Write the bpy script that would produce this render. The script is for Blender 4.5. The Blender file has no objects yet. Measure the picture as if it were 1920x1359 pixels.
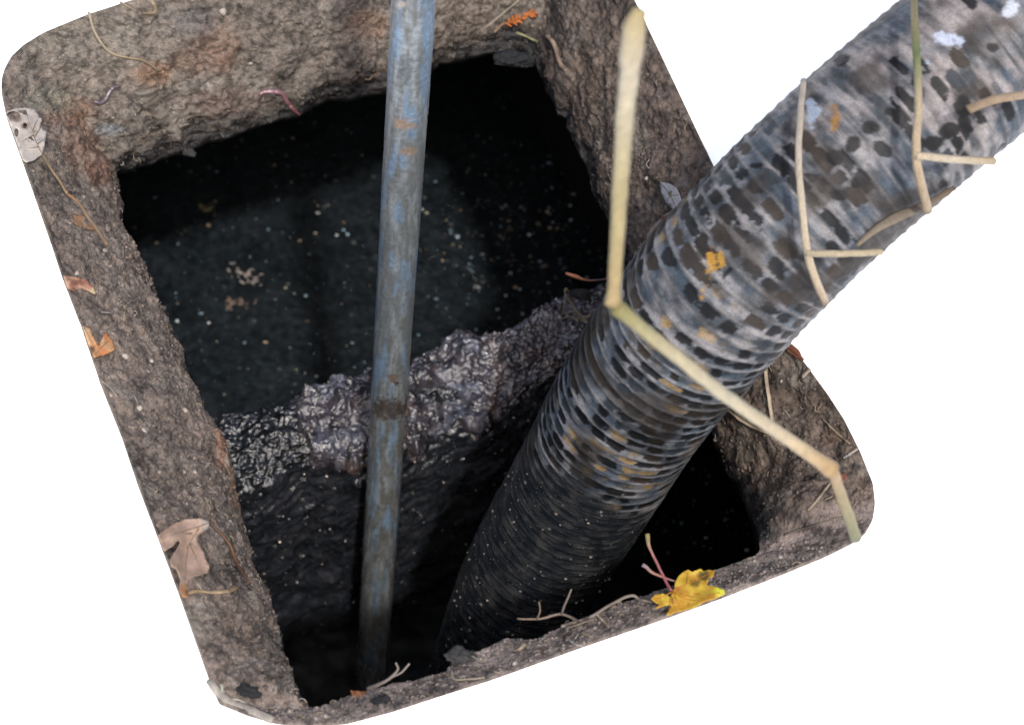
import bpy, bmesh, math, random
import numpy as np
from mathutils import Vector, Matrix, geometry
from mathutils.bvhtree import BVHTree

# ------------------------------------------------------------------ camera, sky, sun, exposure
SC = bpy.context.scene
COL = SC.collection
random.seed(7)
RNG = np.random.default_rng(7)
FPX, TILT, ROLL = 3600.0, math.radians(56), math.radians(7.7)
R0 = np.array([1, 0, 0.]); U0 = np.array([0, math.sin(TILT), math.cos(TILT)])
FW = np.array([0, math.cos(TILT), -math.sin(TILT)])
RT = math.cos(ROLL) * R0 + math.sin(ROLL) * U0
UP = -math.sin(ROLL) * R0 + math.cos(ROLL) * U0
def ray(x, y):
    x = np.asarray(x, float)[..., None]; y = np.asarray(y, float)[..., None]
    return FW + RT * (x - 960) / FPX - UP * (y - 679.5) / FPX
CAM = np.array([0, 0, -.15]) - ray(820, 680) * 2.4
def at_d(x, y, d): return CAM + ray(x, y) * np.asarray(d, float)[..., None]
def at_z(x, y, z):
    r = ray(x, y); return CAM + r * ((np.asarray(z, float) - CAM[2]) / r[..., 2])[..., None]
def project(p):
    q = p - CAM; d = q @ FW
    return 960 + FPX * (q @ RT) / d, 679.5 - FPX * (q @ UP) / d

cam_data = bpy.data.cameras.new('camera'); cam = bpy.data.objects.new('camera', cam_data); COL.objects.link(cam)
cam_data.sensor_width = 36; cam_data.lens = 36 * FPX / 1920
cam_data.clip_start = .05; cam_data.clip_end = 2000
M = Matrix(((RT[0], UP[0], -FW[0], CAM[0]), (RT[1], UP[1], -FW[1], CAM[1]), (RT[2], UP[2], -FW[2], CAM[2]), (0, 0, 0, 1)))
cam.matrix_world = M
cam_data.dof.use_dof = True; cam_data.dof.focus_distance = 2.3; cam_data.dof.aperture_fstop = 4.8
SC.camera = cam

SUN_TO = Vector((.20, -.55, 1.0)).normalized()          # towards the sun
world = bpy.data.worlds.new('World'); SC.world = world; world.use_nodes = True
wn = world.node_tree.nodes; wl = world.node_tree.links
sky = wn.new('ShaderNodeTexSky'); sky.sky_type = 'NISHITA'; sky.sun_disc = False
sky.sun_elevation = math.asin(SUN_TO.z); sky.sun_rotation = math.atan2(SUN_TO.x, SUN_TO.y)
sky.air_density = 1.0; sky.dust_density = 4.0; sky.ozone_density = 1.0
bg = wn['Background']; bg.inputs['Strength'].default_value = .15
wl.new(sky.outputs[0], bg.inputs['Color'])
sun_d = bpy.data.lights.new('sun', 'SUN'); sun_d.energy = 2.0; sun_d.angle = math.radians(3.0); sun_d.color = (1, .97, .93)
sun = bpy.data.objects.new('sun', sun_d); COL.objects.link(sun)
sun.rotation_euler = SUN_TO.to_track_quat('Z', 'Y').to_euler()
SC.view_settings.view_transform = 'Standard'; SC.view_settings.look = 'None'
SC.view_settings.gamma = 1; SC.view_settings.use_curve_mapping = False
SC.view_settings.exposure = 1.28
K = .37                                                  # albedo per displayed linear value

# ------------------------------------------------------------------ numeric helpers
def lin(c):
    c = np.asarray(c, float) / 255.
    return np.where(c <= .04045, c / 12.92, ((c + .055) / 1.055) ** 2.4)
def alb(r, g, b, k=None): return lin((r, g, b)) * (K if k is None else k)
PERM = RNG.permutation(4096)
GRAD = RNG.normal(size=(4096, 3)); GRAD /= np.linalg.norm(GRAD, axis=1)[:, None]
def h3(i, j, k):
    return PERM[(PERM[(PERM[i & 4095] + j) & 4095] + k) & 4095]
def perlin(p):
    p = np.asarray(p, float); i = np.floor(p).astype(np.int64); f = p - i
    u = f * f * f * (f * (f * 6 - 15) + 10)
    out = 0
    for dx in (0, 1):
        wx = u[:, 0] if dx else 1 - u[:, 0]
        for dy in (0, 1):
            wy = u[:, 1] if dy else 1 - u[:, 1]
            for dz in (0, 1):
                wz = u[:, 2] if dz else 1 - u[:, 2]
                g = GRAD[h3(i[:, 0] + dx, i[:, 1] + dy, i[:, 2] + dz)]
                out = out + wx * wy * wz * (g[:, 0] * (f[:, 0] - dx) + g[:, 1] * (f[:, 1] - dy) + g[:, 2] * (f[:, 2] - dz))
    return out * 1.5
def fbm(p, scale, oct=4, gain=.5, off=0):
    s = 0; a = 1; q = np.asarray(p, float) * scale + off
    for _ in range(oct): s = s + a * perlin(q); q = q * 2.03 + 17.3; a *= gain
    return s
JIT = RNG.random((4096, 3)); RND = RNG.random(4096)
def voro(p, scale):
    """nearest and second distance to jittered lattice points and a random value of the nearest"""
    q = np.asarray(p, float) * scale; i = np.floor(q).astype(np.int64)
    d1 = np.full(len(q), 9.); d2 = np.full(len(q), 9.); idn = np.zeros(len(q), np.int64)
    for dx in (-1, 0, 1):
        for dy in (-1, 0, 1):
            for dz in (-1, 0, 1):
                c = i + (dx, dy, dz); h = h3(c[:, 0], c[:, 1], c[:, 2])
                d = np.linalg.norm(c + JIT[h] - q, axis=1)
                m = d < d1
                d2 = np.where(m, d1, np.minimum(d2, d)); idn = np.where(m, h, idn); d1 = np.where(m, d, d1)
    return d1, d2, RND[idn]
def sstep(a, b, x):
    t = np.clip((x - a) / (b - a), 0, 1); return t * t * (3 - 2 * t)
def mix(a, b, t): t = np.asarray(t)[..., None] if np.ndim(t) else t; return a * (1 - t) + b * t

def resample(P, n, smooth=False):
    P = np.asarray(P, float)
    if smooth: P = catmull(P, 12)
    s = np.r_[0, np.cumsum(np.linalg.norm(np.diff(P, axis=0), axis=1))]
    t = np.linspace(0, s[-1], n)
    return np.stack([np.interp(t, s, P[:, k]) for k in range(P.shape[1])], 1)
def catmull(P, m=8):
    P = np.asarray(P, float)
    if len(P) < 3: return P
    Q = np.vstack([2 * P[0] - P[1], P, 2 * P[-1] - P[-2]]); out = []
    for k in range(1, len(Q) - 2):
        for t in np.linspace(0, 1, m, endpoint=False):
            a, b, c, d = Q[k - 1:k + 3]
            out.append(.5 * (2 * b + (c - a) * t + (2 * a - 5 * b + 4 * c - d) * t * t + (3 * b - a - 3 * c + d) * t ** 3))
    out.append(P[-1]); return np.array(out)

# ------------------------------------------------------------------ objects
def tag(o, label=None, cat=None, group=None, kind=None):
    if label: o['label'] = label
    if cat: o['category'] = cat
    if group: o['group'] = group
    if kind: o['kind'] = kind
    return o
def empty(name, loc=(0, 0, 0)):
    o = bpy.data.objects.new(name, None); COL.objects.link(o); o.location = loc; o.empty_display_size = .02; return o
def mesh_obj(name, V, F, mat, parent=None, col=None, wet=None, smooth=True):
    me = bpy.data.meshes.new(name)
    V = np.asarray(V, np.float32)
    if isinstance(F, np.ndarray):
        nf, k = F.shape
        me.vertices.add(len(V)); me.vertices.foreach_set('co', V.ravel())
        me.loops.add(nf * k); me.loops.foreach_set('vertex_index', F.astype(np.int32).ravel())
        me.polygons.add(nf); me.polygons.foreach_set('loop_start', np.arange(0, nf * k, k, dtype=np.int32))
        me.update(calc_edges=True); me.validate()
    else:
        me.from_pydata([tuple(map(float, v)) for v in V], [], [tuple(map(int, f)) for f in F])
    me.update()
    if smooth: me.polygons.foreach_set('use_smooth', np.ones(len(me.polygons), bool))
    if col is not None:
        a = me.attributes.new('tone', 'FLOAT_COLOR', 'POINT')
        c = np.ones((len(V), 4), np.float32); c[:, :3] = np.clip(col, .0005, 1); a.data.foreach_set('color', c.ravel())
    if wet is not None:
        a = me.attributes.new('wet', 'FLOAT', 'POINT'); a.data.foreach_set('value', np.broadcast_to(np.asarray(wet, np.float32), (len(V),)).copy())
    me.materials.append(mat)
    o = bpy.data.objects.new(name, me); COL.objects.link(o)
    if parent is not None:
        o.parent = parent
        o.matrix_parent_inverse = Matrix.Translation(-Vector(parent.location))
    return o
def grid_faces(n, m, close_n=False, close_m=False):
    """vertex index = i*m + j"""
    I = np.arange(n if close_n else n - 1); J = np.arange(m if close_m else m - 1)
    i, j = np.meshgrid(I, J, indexing='ij'); i2 = (i + 1) % n; j2 = (j + 1) % m
    return np.stack([i * m + j, i * m + j2, i2 * m + j2, i2 * m + j], -1).reshape(-1, 4)
def grid_normals(P, close_n=False):
    if close_n:
        du = np.roll(P, -1, 0) - np.roll(P, 1, 0)
    else:
        du = np.gradient(P, axis=0)
    dv = np.gradient(P, axis=1)
    n = np.cross(du, dv); return n / (np.linalg.norm(n, axis=-1, keepdims=True) + 1e-12)
def frames(P):
    T = np.gradient(P, axis=0); T /= np.linalg.norm(T, axis=1)[:, None] + 1e-12
    a = np.array([0, 0, 1.]) if abs(T[0][2]) < .9 else np.array([1., 0, 0])
    n = np.cross(T[0], a); n /= np.linalg.norm(n); N = [n]
    for t in T[1:]:
        n = N[-1] - t * (N[-1] @ t); n /= np.linalg.norm(n) + 1e-12; N.append(n)
    N = np.array(N); return T, N, np.cross(T, N)
def tube_vf(P, rad, seg=8, flat=1.0):
    """closed tube round P; flat<1 squashes it across the second axis"""
    P = np.asarray(P, float); rad = np.broadcast_to(np.asarray(rad, float), (len(P),))
    T, N, B = frames(P); th = np.arange(seg) * 2 * math.pi / seg
    V = P[:, None] + rad[:, None, None] * (np.cos(th)[None, :, None] * N[:, None] + flat * np.sin(th)[None, :, None] * B[:, None])
    F = [tuple(f) for f in grid_faces(len(P), seg, close_m=True)]
    F.append(tuple(range(seg - 1, -1, -1))); F.append(tuple((len(P) - 1) * seg + k for k in range(seg)))
    return V.reshape(-1, 3), F
class MB:
    def __init__(s): s.V = []; s.F = []; s.C = []
    def add(s, V, F, c=None):
        o = len(s.V); s.V += [tuple(v) for v in V]; s.F += [tuple(i + o for i in f) for f in F]
        if c is not None:
            c = np.asarray(c, float); s.C += [tuple(c)] * len(V) if c.ndim == 1 else [tuple(q) for q in c]
    def build(s, name, mat, parent=None, wet=None, smooth=True):
        return mesh_obj(name, np.array(s.V), s.F, mat, parent, np.array(s.C) if s.C else None, wet, smooth)
ICO_V = None
def ico():
    global ICO_V
    if ICO_V is None:
        bm = bmesh.new(); bmesh.ops.create_icosphere(bm, subdivisions=2, radius=1)
        ICO_V = (np.array([v.co[:] for v in bm.verts]), [tuple(v.index for v in f.verts) for f in bm.faces])
        bm1 = bmesh.new(); bmesh.ops.create_icosphere(bm1, subdivisions=1, radius=1)
        ICO_V += (np.array([v.co[:] for v in bm1.verts]), [tuple(v.index for v in f.verts) for f in bm1.faces]); bm.free(); bm1.free()
    return ICO_V
def stone_vf(center, size, lo=True, squash=.7, normal=None):
    a = ico(); V, F = (a[2], a[3]) if lo else (a[0], a[1])
    V = V * (1 + .22 * np.clip(perlin(V * 1.1 + RNG.random(3) * 50), -1, 1)[:, None] * 1.6)
    V = V * (size * np.array([1, RNG.uniform(.65, 1), squash]))
    a = RNG.uniform(0, 6.28); ca, sa = math.cos(a), math.sin(a)
    V = V @ np.array([[ca, sa, 0], [-sa, ca, 0], [0, 0, 1]])
    if normal is not None:
        q = np.array(Vector((0, 0, 1)).rotation_difference(Vector(normal)).to_matrix()); V = V @ q.T
    return V + center, F

# ------------------------------------------------------------------ materials
def material(name, rough=.7, spec=.4, wet_rough=None, bump=((900, .25),), grain=(700, .35), base=None, metal=0, coat=0, sub=0, bump_dist=.0012):
    m = bpy.data.materials.new(name); m.use_nodes = True
    n = m.node_tree.nodes; l = m.node_tree.links; b = n['Principled BSDF']
    tc = n.new('ShaderNodeTexCoord')
    if base is None:
        at = n.new('ShaderNodeAttribute'); at.attribute_name = 'tone'; colour = at.outputs['Color']
    else:
        rgb = n.new('ShaderNodeRGB'); rgb.outputs[0].default_value = (*base, 1); colour = rgb.outputs[0]
    if grain:
        nz = n.new('ShaderNodeTexNoise'); nz.inputs['Scale'].default_value = grain[0]; nz.inputs['Detail'].default_value = 4
        nz.inputs['Roughness'].default_value = .65
        l.new(tc.outputs['Object'], nz.inputs['Vector'])
        mr = n.new('ShaderNodeMapRange'); mr.inputs['From Min'].default_value = .3; mr.inputs['From Max'].default_value = .7
        mr.inputs['To Min'].default_value = 1 - grain[1]; mr.inputs['To Max'].default_value = 1 + grain[1]
        l.new(nz.outputs['Fac'], mr.inputs['Value'])
        mx = n.new('ShaderNodeVectorMath'); mx.operation = 'SCALE'
        l.new(colour, mx.inputs[0]); l.new(mr.outputs[0], mx.inputs['Scale']); colour = mx.outputs[0]
    l.new(colour, b.inputs['Base Color'])
    b.inputs['Roughness'].default_value = rough; b.inputs['Specular IOR Level'].default_value = spec
    b.inputs['Metallic'].default_value = metal; b.inputs['Coat Weight'].default_value = coat; b.inputs['Coat Roughness'].default_value = .08
    if sub: b.inputs['Subsurface Weight'].default_value = sub; b.inputs['Subsurface Radius'].default_value = (.004, .002, .001)
    if wet_rough is not None:
        wa = n.new('ShaderNodeAttribute'); wa.attribute_name = 'wet'
        r = n.new('ShaderNodeMapRange'); r.inputs['To Min'].default_value = rough; r.inputs['To Max'].default_value = wet_rough
        l.new(wa.outputs['Fac'], r.inputs['Value']); l.new(r.outputs[0], b.inputs['Roughness'])
        s = n.new('ShaderNodeMapRange'); s.inputs['To Min'].default_value = spec * .5; s.inputs['To Max'].default_value = spec
        l.new(wa.outputs['Fac'], s.inputs['Value']); l.new(s.outputs[0], b.inputs['Specular IOR Level'])
    last = None
    for sc_, st in bump:
        nz = n.new('ShaderNodeTexNoise'); nz.inputs['Scale'].default_value = sc_; nz.inputs['Detail'].default_value = 3
        l.new(tc.outputs['Object'], nz.inputs['Vector'])
        bp = n.new('ShaderNodeBump'); bp.inputs['Strength'].default_value = st; bp.inputs['Distance'].default_value = bump_dist
        l.new(nz.outputs['Fac'], bp.inputs['Height'])
        if last: l.new(last.outputs[0], bp.inputs['Normal'])
        last = bp
    if last: l.new(last.outputs[0], b.inputs['Normal'])
    return m
M_SOIL = material('soil', .88, .4, .2, bump=((700, .3), (1700, .9)), grain=(850, .75))
M_GROUND = material('pale_ground', .9, .2, bump=((60, .2),), grain=(8, .02), base=(.93, .93, .93))
M_SLUDGE = material('wet_sludge', .55, .7, .12, bump=((300, .15), (1000, .5)), grain=(700, .6), bump_dist=.0012)
M_HOSE = material('muddy_rubber', .6, .22, .26, bump=((500, .2),), grain=(500, .3))
M_PIPE = material('muddy_pipe', .5, .7, .2, bump=((400, .12),), grain=(600, .22), metal=.4)
M_DRY = material('dry_plant', .65, .3, bump=((900, .2),), grain=(500, .22))
M_LEAF = material('leaf', .6, .3, bump=((500, .35),), grain=(350, .2))
M_STONE = material('stone', .75, .4, .35, bump=((900, .4),), grain=(900, .3))
M_WORM = material('worm_skin', .3, .5, bump=((900, .1),), grain=(400, .1), sub=.2)
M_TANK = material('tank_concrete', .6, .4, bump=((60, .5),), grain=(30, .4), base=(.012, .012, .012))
M_WATER = material('sewage', .4, .12, .3, bump=((70, .25), (300, .2)), grain=(60, .5))
M_SCUM = material('scum', .5, .4, bump=((500, .2),), grain=(500, .3))

# ------------------------------------------------------------------ ground and pit soil
OUT_TL = [(3, 147), (8, 130), (20, 107), (43, 85), (80, 62), (127, 42), (170, 25), (248, 0), (420, -55), (700, -140), (950, -215), (1060, -235), (1120, -190)]
OUT_TR = [(1120, -190), (1145, -110), (1190, 0), (1250, 125), (1335, 305), (1410, 470), (1480, 640), (1512, 684), (1553, 740), (1583, 786), (1613, 846), (1637, 906), (1641, 940)]
OUT_BR = [(1641, 940), (1637, 968), (1622, 995), (1600, 1012), (1550, 1037), (1480, 1066), (1360, 1113), (1247, 1154), (1087, 1209), (920, 1269), (840, 1294), (733, 1329), (650, 1351), (583, 1357), (520, 1351), (467, 1336), (412, 1314)]
OUT_BL = [(412, 1314), (400, 1288), (387, 1253), (340, 1119), (297, 1003), (260, 906), (230, 816), (190, 716), (153, 606), (118, 516), (97, 453), (43, 300), (13, 217), (3, 170), (3, 147)]
IN_T = [(218, 322), (250, 313), (300, 299), (338, 287), (358, 292), (364, 278), (390, 266), (420, 262), (470, 241), (510, 227), (560, 217), (590, 198), (620, 186), (655, 188), (680, 179), (720, 172), (770, 160), (806, 146), (830, 119), (870, 112), (895, 103), (925, 95), (952, 100), (975, 98), (998, 112)]
IN_R = [(998, 112), (1010, 140), (1018, 160), (1040, 195), (1045, 215), (1060, 222), (1065, 245), (1080, 275), (1100, 320), (1113, 370), (1125, 390), (1140, 412), (1152, 450), (1170, 492), (1200, 545), (1270, 680), (1325, 785), (1335, 830), (1350, 850), (1365, 890), (1385, 912), (1400, 955), (1420, 992), (1424, 1028)]
IN_B = [(1424, 1028), (1416, 1040), (1390, 1050), (1340, 1068), (1300, 1085), (1250, 1103), (1210, 1118), (1165, 1130), (1120, 1152), (1080, 1162), (1040, 1181), (1010, 1199), (975, 1201), (945, 1200), (900, 1221), (868, 1226), (842, 1242), (835, 1256), (800, 1265), (775, 1277), (740, 1282), (690, 1293), (665, 1301), (640, 1318), (610, 1331), (585, 1327)]
IN_L = [(585, 1327), (570, 1316), (556, 1296), (545, 1270), (540, 1240), (525, 1205), (515, 1150), (505, 1120), (482, 1096), (475, 1065), (466, 1020), (462, 980), (449, 940), (445, 900), (432, 860), (420, 820), (405, 790), (385, 760), (360, 720), (350, 690), (345, 662), (335, 645), (320, 610), (302, 580), (295, 550), (281, 520), (272, 495), (252, 470), (240, 445), (232, 420), (228, 385), (222, 350), (218, 322)]
SEGN = (430, 480, 480, 520)
loopO, loopI, ZI = [], [], []
for k, (o, i, n) in enumerate(zip((OUT_TL, OUT_TR, OUT_BR, OUT_BL), (IN_T, IN_R, IN_B, IN_L), SEGN)):
    a = resample(o, n + 1)[:-1]; b = resample(i, n + 1)[:-1]; t = np.linspace(0, 1, n, endpoint=False)
    loopO.append(a); loopI.append(b)
    if k == 0: z = np.full(n, -.2)
    elif k == 1: z = -.2 + .16 * sstep(.86, 1, t)
    elif k == 2: z = np.full(n, -.035) - .005 * np.cos(t * math.pi)
    else: z = -.03 - .17 * sstep(0, .2, t)
    ZI.append(z)
loopO = np.vstack(loopO); loopI = np.vstack(loopI); ZI = np.concatenate(ZI); NL = len(loopO)
def csmooth(a, k):
    for _ in range(k): a = (np.roll(a, 1, 0) + a * 2 + np.roll(a, -1, 0)) / 4
    return a
ZI = csmooth(ZI, 60); loopO = csmooth(loopO, 3)
PO = at_z(loopO[:, 0], loopO[:, 1], np.zeros(NL)); PI_ = at_z(loopI[:, 0], loopI[:, 1], ZI)
CEN = PO.mean(0)
# ground: a ring sheet from the pit to the horizon
RG = [1.0, 1.05, 1.3, 2, 4, 10, 40, 300]
gV = np.vstack([(CEN + (PO[::6] - CEN) * r) * (1, 1, 0) + (0, 0, -.006) for r in RG])
nG = len(PO[::6])
gF = grid_faces(len(RG), nG, close_m=True)[:, ::-1]
ground = tag(mesh_obj('ground', gV, gF, M_GROUND, smooth=False), kind='structure')

MS = 150                                                  # rows across the bank
s = np.linspace(0, 1, MS)
S = s[None, :, None]
P = PO[:, None] * (1 - S) + PI_[:, None] * S
side = np.concatenate([np.full(n, k) for k, n in enumerate(SEGN)])
near = csmooth((side == 2).astype(float), 40)             # 1 on the near lip
bulge = np.sin(s * math.pi)[None] * .02 * (1 - near)[:, None]
N = grid_normals(P, True)
if N[:, :, 2].mean() < 0: N = -N
P = P + N * bulge[..., None]
out_dir = PI_ - CEN; out_dir[:, 2] = 0; out_dir /= np.linalg.norm(out_dir, axis=1)[:, None]
flat = P.reshape(-1, 3); Sx = np.tile(s, NL); NR = np.repeat(near, MS); SD = np.repeat(side, MS)
v1 = voro(flat, 70); v2 = voro(flat + .3, 190)
v3 = voro(flat + .7, 400)
hgt = .009 * fbm(flat, 16, 3) + .0031 * fbm(flat, 55, 3, off=5) + .0012 * fbm(flat, 170, 2, off=9)
crumb = .0042 * (.55 - v1[0]) * (.2 + 1.2 * v1[2] ** 2) + .0040 * (.5 - v2[0]) * (.2 + 1.5 * v2[2] ** 2) + .0022 * (.5 - v3[0]) * (.2 + 1.4 * v3[2])
far = np.repeat(csmooth((side == 0).astype(float), 40), MS)
wq = flat * (1, 1, 1.6) + .006 * np.stack([fbm(flat, 60, 3, off=81), fbm(flat, 60, 3, off=83), fbm(flat, 60, 3, off=85)], 1)
vk = voro(wq, 19); crack = sstep(.10, .015, vk[1] - vk[0]) * sstep(-.25, .3, fbm(flat, 11, 2, off=88)) * (.35 + .65 * far) * (1 - NR)
ridged = 1 - np.abs(fbm(flat * (1, 1, 2.2), 26, 4, off=31))
smoothness = sstep(.05, .5, fbm(flat, 7, 2, off=71))      # patches smeared flat
disp = -.0022 * crack + hgt + crumb * (1 - .55 * smoothness) * (1 - .5 * far) + far * .003 * (ridged - .8)
edge = sstep(0, .06, Sx) * (.6 + .4 * sstep(1, .95, Sx))
lipped = 1 - .55 * NR
PS = flat + N.reshape(-1, 3) * (disp * edge * lipped)[:, None]
PS = PS.reshape(NL, MS, 3)
# ragged overhang beneath the inner edge, then the rolled outer edge
rag = fbm(PI_, 60, 3, off=3)
und = [PS[:, -1] + out_dir * (.006 + .006 * rag[:, None]) + np.array([0, 0, -1])[None] * (.012 + .008 * rag)[:, None]]
for w, dz in ((.035, .03), (.07, .05)):
    q = PS[:, -1] + out_dir * w; q[:, 2] = np.minimum(PS[:, -1, 2] - dz, -.2 - dz * .8); und.append(q)
od = PO - CEN; od[:, 2] = 0; od /= np.linalg.norm(od, axis=1)[:, None]
oute = [PO + od * .004 + (0, 0, -.04), PO + od * .003 + (0, 0, -.012)]
SV = np.concatenate([np.stack(oute, 1), PS, np.stack(und, 1)], 1)
MT = SV.shape[1]
fv = SV.reshape(-1, 3)
px, py = project(fv)
Sfull = np.tile(np.r_[0, 0, s, 1.02, 1.1, 1.2], NL)
nearF = np.repeat(near, MT); sideF = np.repeat(side, MT)
L1 = fbm(fv, 9, 4, off=2); L2 = fbm(fv, 34, 4, off=8); L3 = fbm(fv, 130, 3, off=4); L4 = fbm(fv, 420, 2, off=6)
KS = .52
c_far, c_left, c_right, c_near = alb(114, 104, 94, KS), alb(118, 105, 95, KS), alb(102, 88, 77, KS), alb(122, 110, 103, KS)
w = [np.repeat(csmooth((side == k).astype(float), 40), MT) for k in range(4)]
col = sum(wk[:, None] * c for wk, c in zip(w, (c_far, c_right, c_near, c_left)))
col = col * (1 + .42 * L1 + .42 * L2 + .42 * L3 + .5 * L4)[:, None]
grey = sstep(.05, .6, fbm(fv, 22, 3, off=40)); col = mix(col, np.repeat(alb(138, 131, 120, KS)[None], len(col), 0) * (1 + .4 * L3)[:, None], grey * .4)
STAINS_AND_TONES = [(165, 80, 130, 50, (128, 122, 110), .5), (125, 205, 50, 30, (138, 84, 46), .75), (150, 275, 35, 55, (122, 76, 44), .8), (185, 320, 25, 30, (130, 72, 42), .8), (285, 140, 40, 24, (148, 94, 44), .8),
          (410, 75, 45, 45, (142, 92, 52), .55), (380, 115, 60, 25, (130, 88, 62), .6), (420, 195, 80, 30, (128, 92, 82), .45), (205, 243, 28, 11, (140, 146, 150), .8), (90, 190, 50, 26, (130, 134, 120), .6),
          (690, 50, 40, 30, (158, 104, 60), .55), (700, 150, 30, 30, (140, 90, 60), .5), (880, 40, 60, 40, (120, 98, 86), .4), (360, 40, 60, 30, (96, 96, 98), .6),
          (1050, 45, 26, 60, (34, 32, 32), .85), (1010, 80, 30, 18, (40, 38, 36), .6), (1130, 150, 50, 130, (92, 74, 58), .5), (1160, 350, 40, 120, (84, 68, 55), .5), (1250, 250, 40, 80, (84, 70, 64), .5),  # opens with near-black tone in the far right corner, then brown soil
          (415, 830, 11, 45, (160, 96, 46), .85), (440, 900, 8, 50, (136, 90, 50), .6), (450, 1180, 60, 60, (104, 88, 74), .6), (520, 1240, 22, 60, (74, 68, 54), .7), (150, 410, 18, 12, (150, 110, 76), .6), (85, 560, 30, 30, (120, 116, 108), .4),
          (1475, 760, 32, 60, (74, 58, 48), .8), (1500, 690, 40, 36, (122, 116, 110), .6), (1400, 850, 30, 60, (92, 84, 72), .6), (1555, 820, 20, 16, (132, 88, 54), .5), (1410, 960, 16, 50, (98, 88, 74), .6), (1290, 1130, 200, 20, (122, 112, 106), .3)]
for sx, sy, rx, ry, c, st in STAINS_AND_TONES:
    d = ((px - sx) / rx) ** 2 + ((py - sy) / ry) ** 2 + .7 * L2 + .5 * L3
    tint = alb(*c, KS) * .75 + .25 * c_far
    col = mix(col, tint[None] * (1 + .35 * L3 + .45 * L4)[:, None], st * (.62 if c[0] > c[2] * 1.35 else 1) * sstep(1.7, .1, d))
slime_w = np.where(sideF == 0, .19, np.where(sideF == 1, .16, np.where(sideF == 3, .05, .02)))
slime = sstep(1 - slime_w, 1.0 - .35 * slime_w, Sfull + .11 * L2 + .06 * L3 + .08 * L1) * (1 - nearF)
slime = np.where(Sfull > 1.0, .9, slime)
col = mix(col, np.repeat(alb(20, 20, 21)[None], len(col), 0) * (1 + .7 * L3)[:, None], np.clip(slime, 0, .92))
vf1 = voro(fv, 120)
grit = (vf1[2] > .93) * sstep(.45, .3, vf1[0]) * (Sfull < 1)
col = mix(col, np.repeat(alb(168, 156, 146)[None], len(col), 0), grit * .75 * (.4 + .6 * w[3] + .3 * w[1]))
pits = sstep(.05, -.5, L3 + .5 * L2 + .5 * L4); col = col * (1 - .36 * pits * (Sfull < 1))[:, None]
crk = np.zeros((NL, MT)); crk[:, 2:2 + MS] = crack.reshape(NL, MS); col = col * (1 - .32 * crk.ravel())[:, None]
wet = np.clip(.25 + 1.0 * sstep(-.1, .6, fbm(fv, 12, 3, off=60)) * sstep(.2, .8, Sfull + .3 * w[1]) + slime, 0, 1) * (1 - .6 * nearF)
soilF = grid_faces(NL, MT, close_n=True)
nz = np.cross(fv[soilF[:, 1]] - fv[soilF[:, 0]], fv[soilF[:, 3]] - fv[soilF[:, 0]])[:, 2].sum()
if nz < 0: soilF = soilF[:, ::-1]
soil = tag(mesh_obj('pit_soil', fv, soilF, M_SOIL, col=col, wet=wet), kind='structure')
BVH = BVHTree.FromPolygons([tuple(v) for v in fv[:].tolist()], soilF.tolist())
def hit(x, y):
    r = ray(x, y); h = BVH.ray_cast(Vector(CAM), Vector(r).normalized())
    if h[0] is None:
        return at_z(x, y, 0.), np.array([0, 0, 1.])
    n = np.array(h[1]); n = -n if n @ r > 0 else n
    return np.array(h[0]), n
def on(x, y, lift=.001):
    """point of the soil seen at that place, lifted towards the open air"""
    p, n = hit(x, y); return p - ray(x, y) / np.linalg.norm(ray(x, y)) * lift
def on_line(pts, lift=.0015, n=30, smooth=True):
    q = resample(pts, n, smooth); p = np.array([on(x, y, lift) for x, y in q])
    d = (p - CAM) @ FW                                    # smooth the depth along the strand
    for _ in range(6): d[1:-1] = np.minimum(d[1:-1], (d[:-2] + 2 * d[1:-1] + d[2:]) / 4)
    return at_d(q[:, 0], q[:, 1], d)

# ------------------------------------------------------------------ septic tank
UX = np.array([.872, .49, 0]); VX = np.array([-.49, .872, 0]); OC = np.array([-.02, .054, 0])
def uv(u, v, z): return OC + UX * u + VX * v + np.array([0, 0, z])
tank = tag(empty('septic_tank', tuple(uv(0, 0, -.95))), 'black wet concrete septic tank below the dug pit with a sludge topped divider wall', 'septic tank')
U0_, U1_, V0_, V1_, ZB, ZT = -.62, .62, -.62, 1.7, -1.4, -.235
def box_vf(a, b):
    c = [(x, y, z) for z in (a[2], b[2]) for y in (a[1], b[1]) for x in (a[0], b[0])]
    V = [uv(*q) for q in c]
    return V, [(0, 2, 3, 1), (4, 5, 7, 6), (0, 1, 5, 4), (1, 3, 7, 5), (3, 2, 6, 7), (2, 0, 4, 6)]
for a, b in (((U0_ - .08, V0_, ZB), (U0_, V1_, ZT)), ((U1_, V0_, ZB), (U1_ + .08, V1_, ZT)), ((U0_ - .08, V0_ - .08, ZB), (U1_ + .08, V0_, ZT)), ((U0_ - .08, V1_, ZB), (U1_ + .08, V1_ + .08, ZT))):
    mesh_obj('side_wall', *box_vf(a, b), M_TANK, tank, smooth=False)
mesh_obj('floor_slab', *box_vf((U0_ - .08, V0_ - .08, ZB - .08), (U1_ + .08, V1_ + .08, ZB)), M_TANK, tank, smooth=False)
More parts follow.
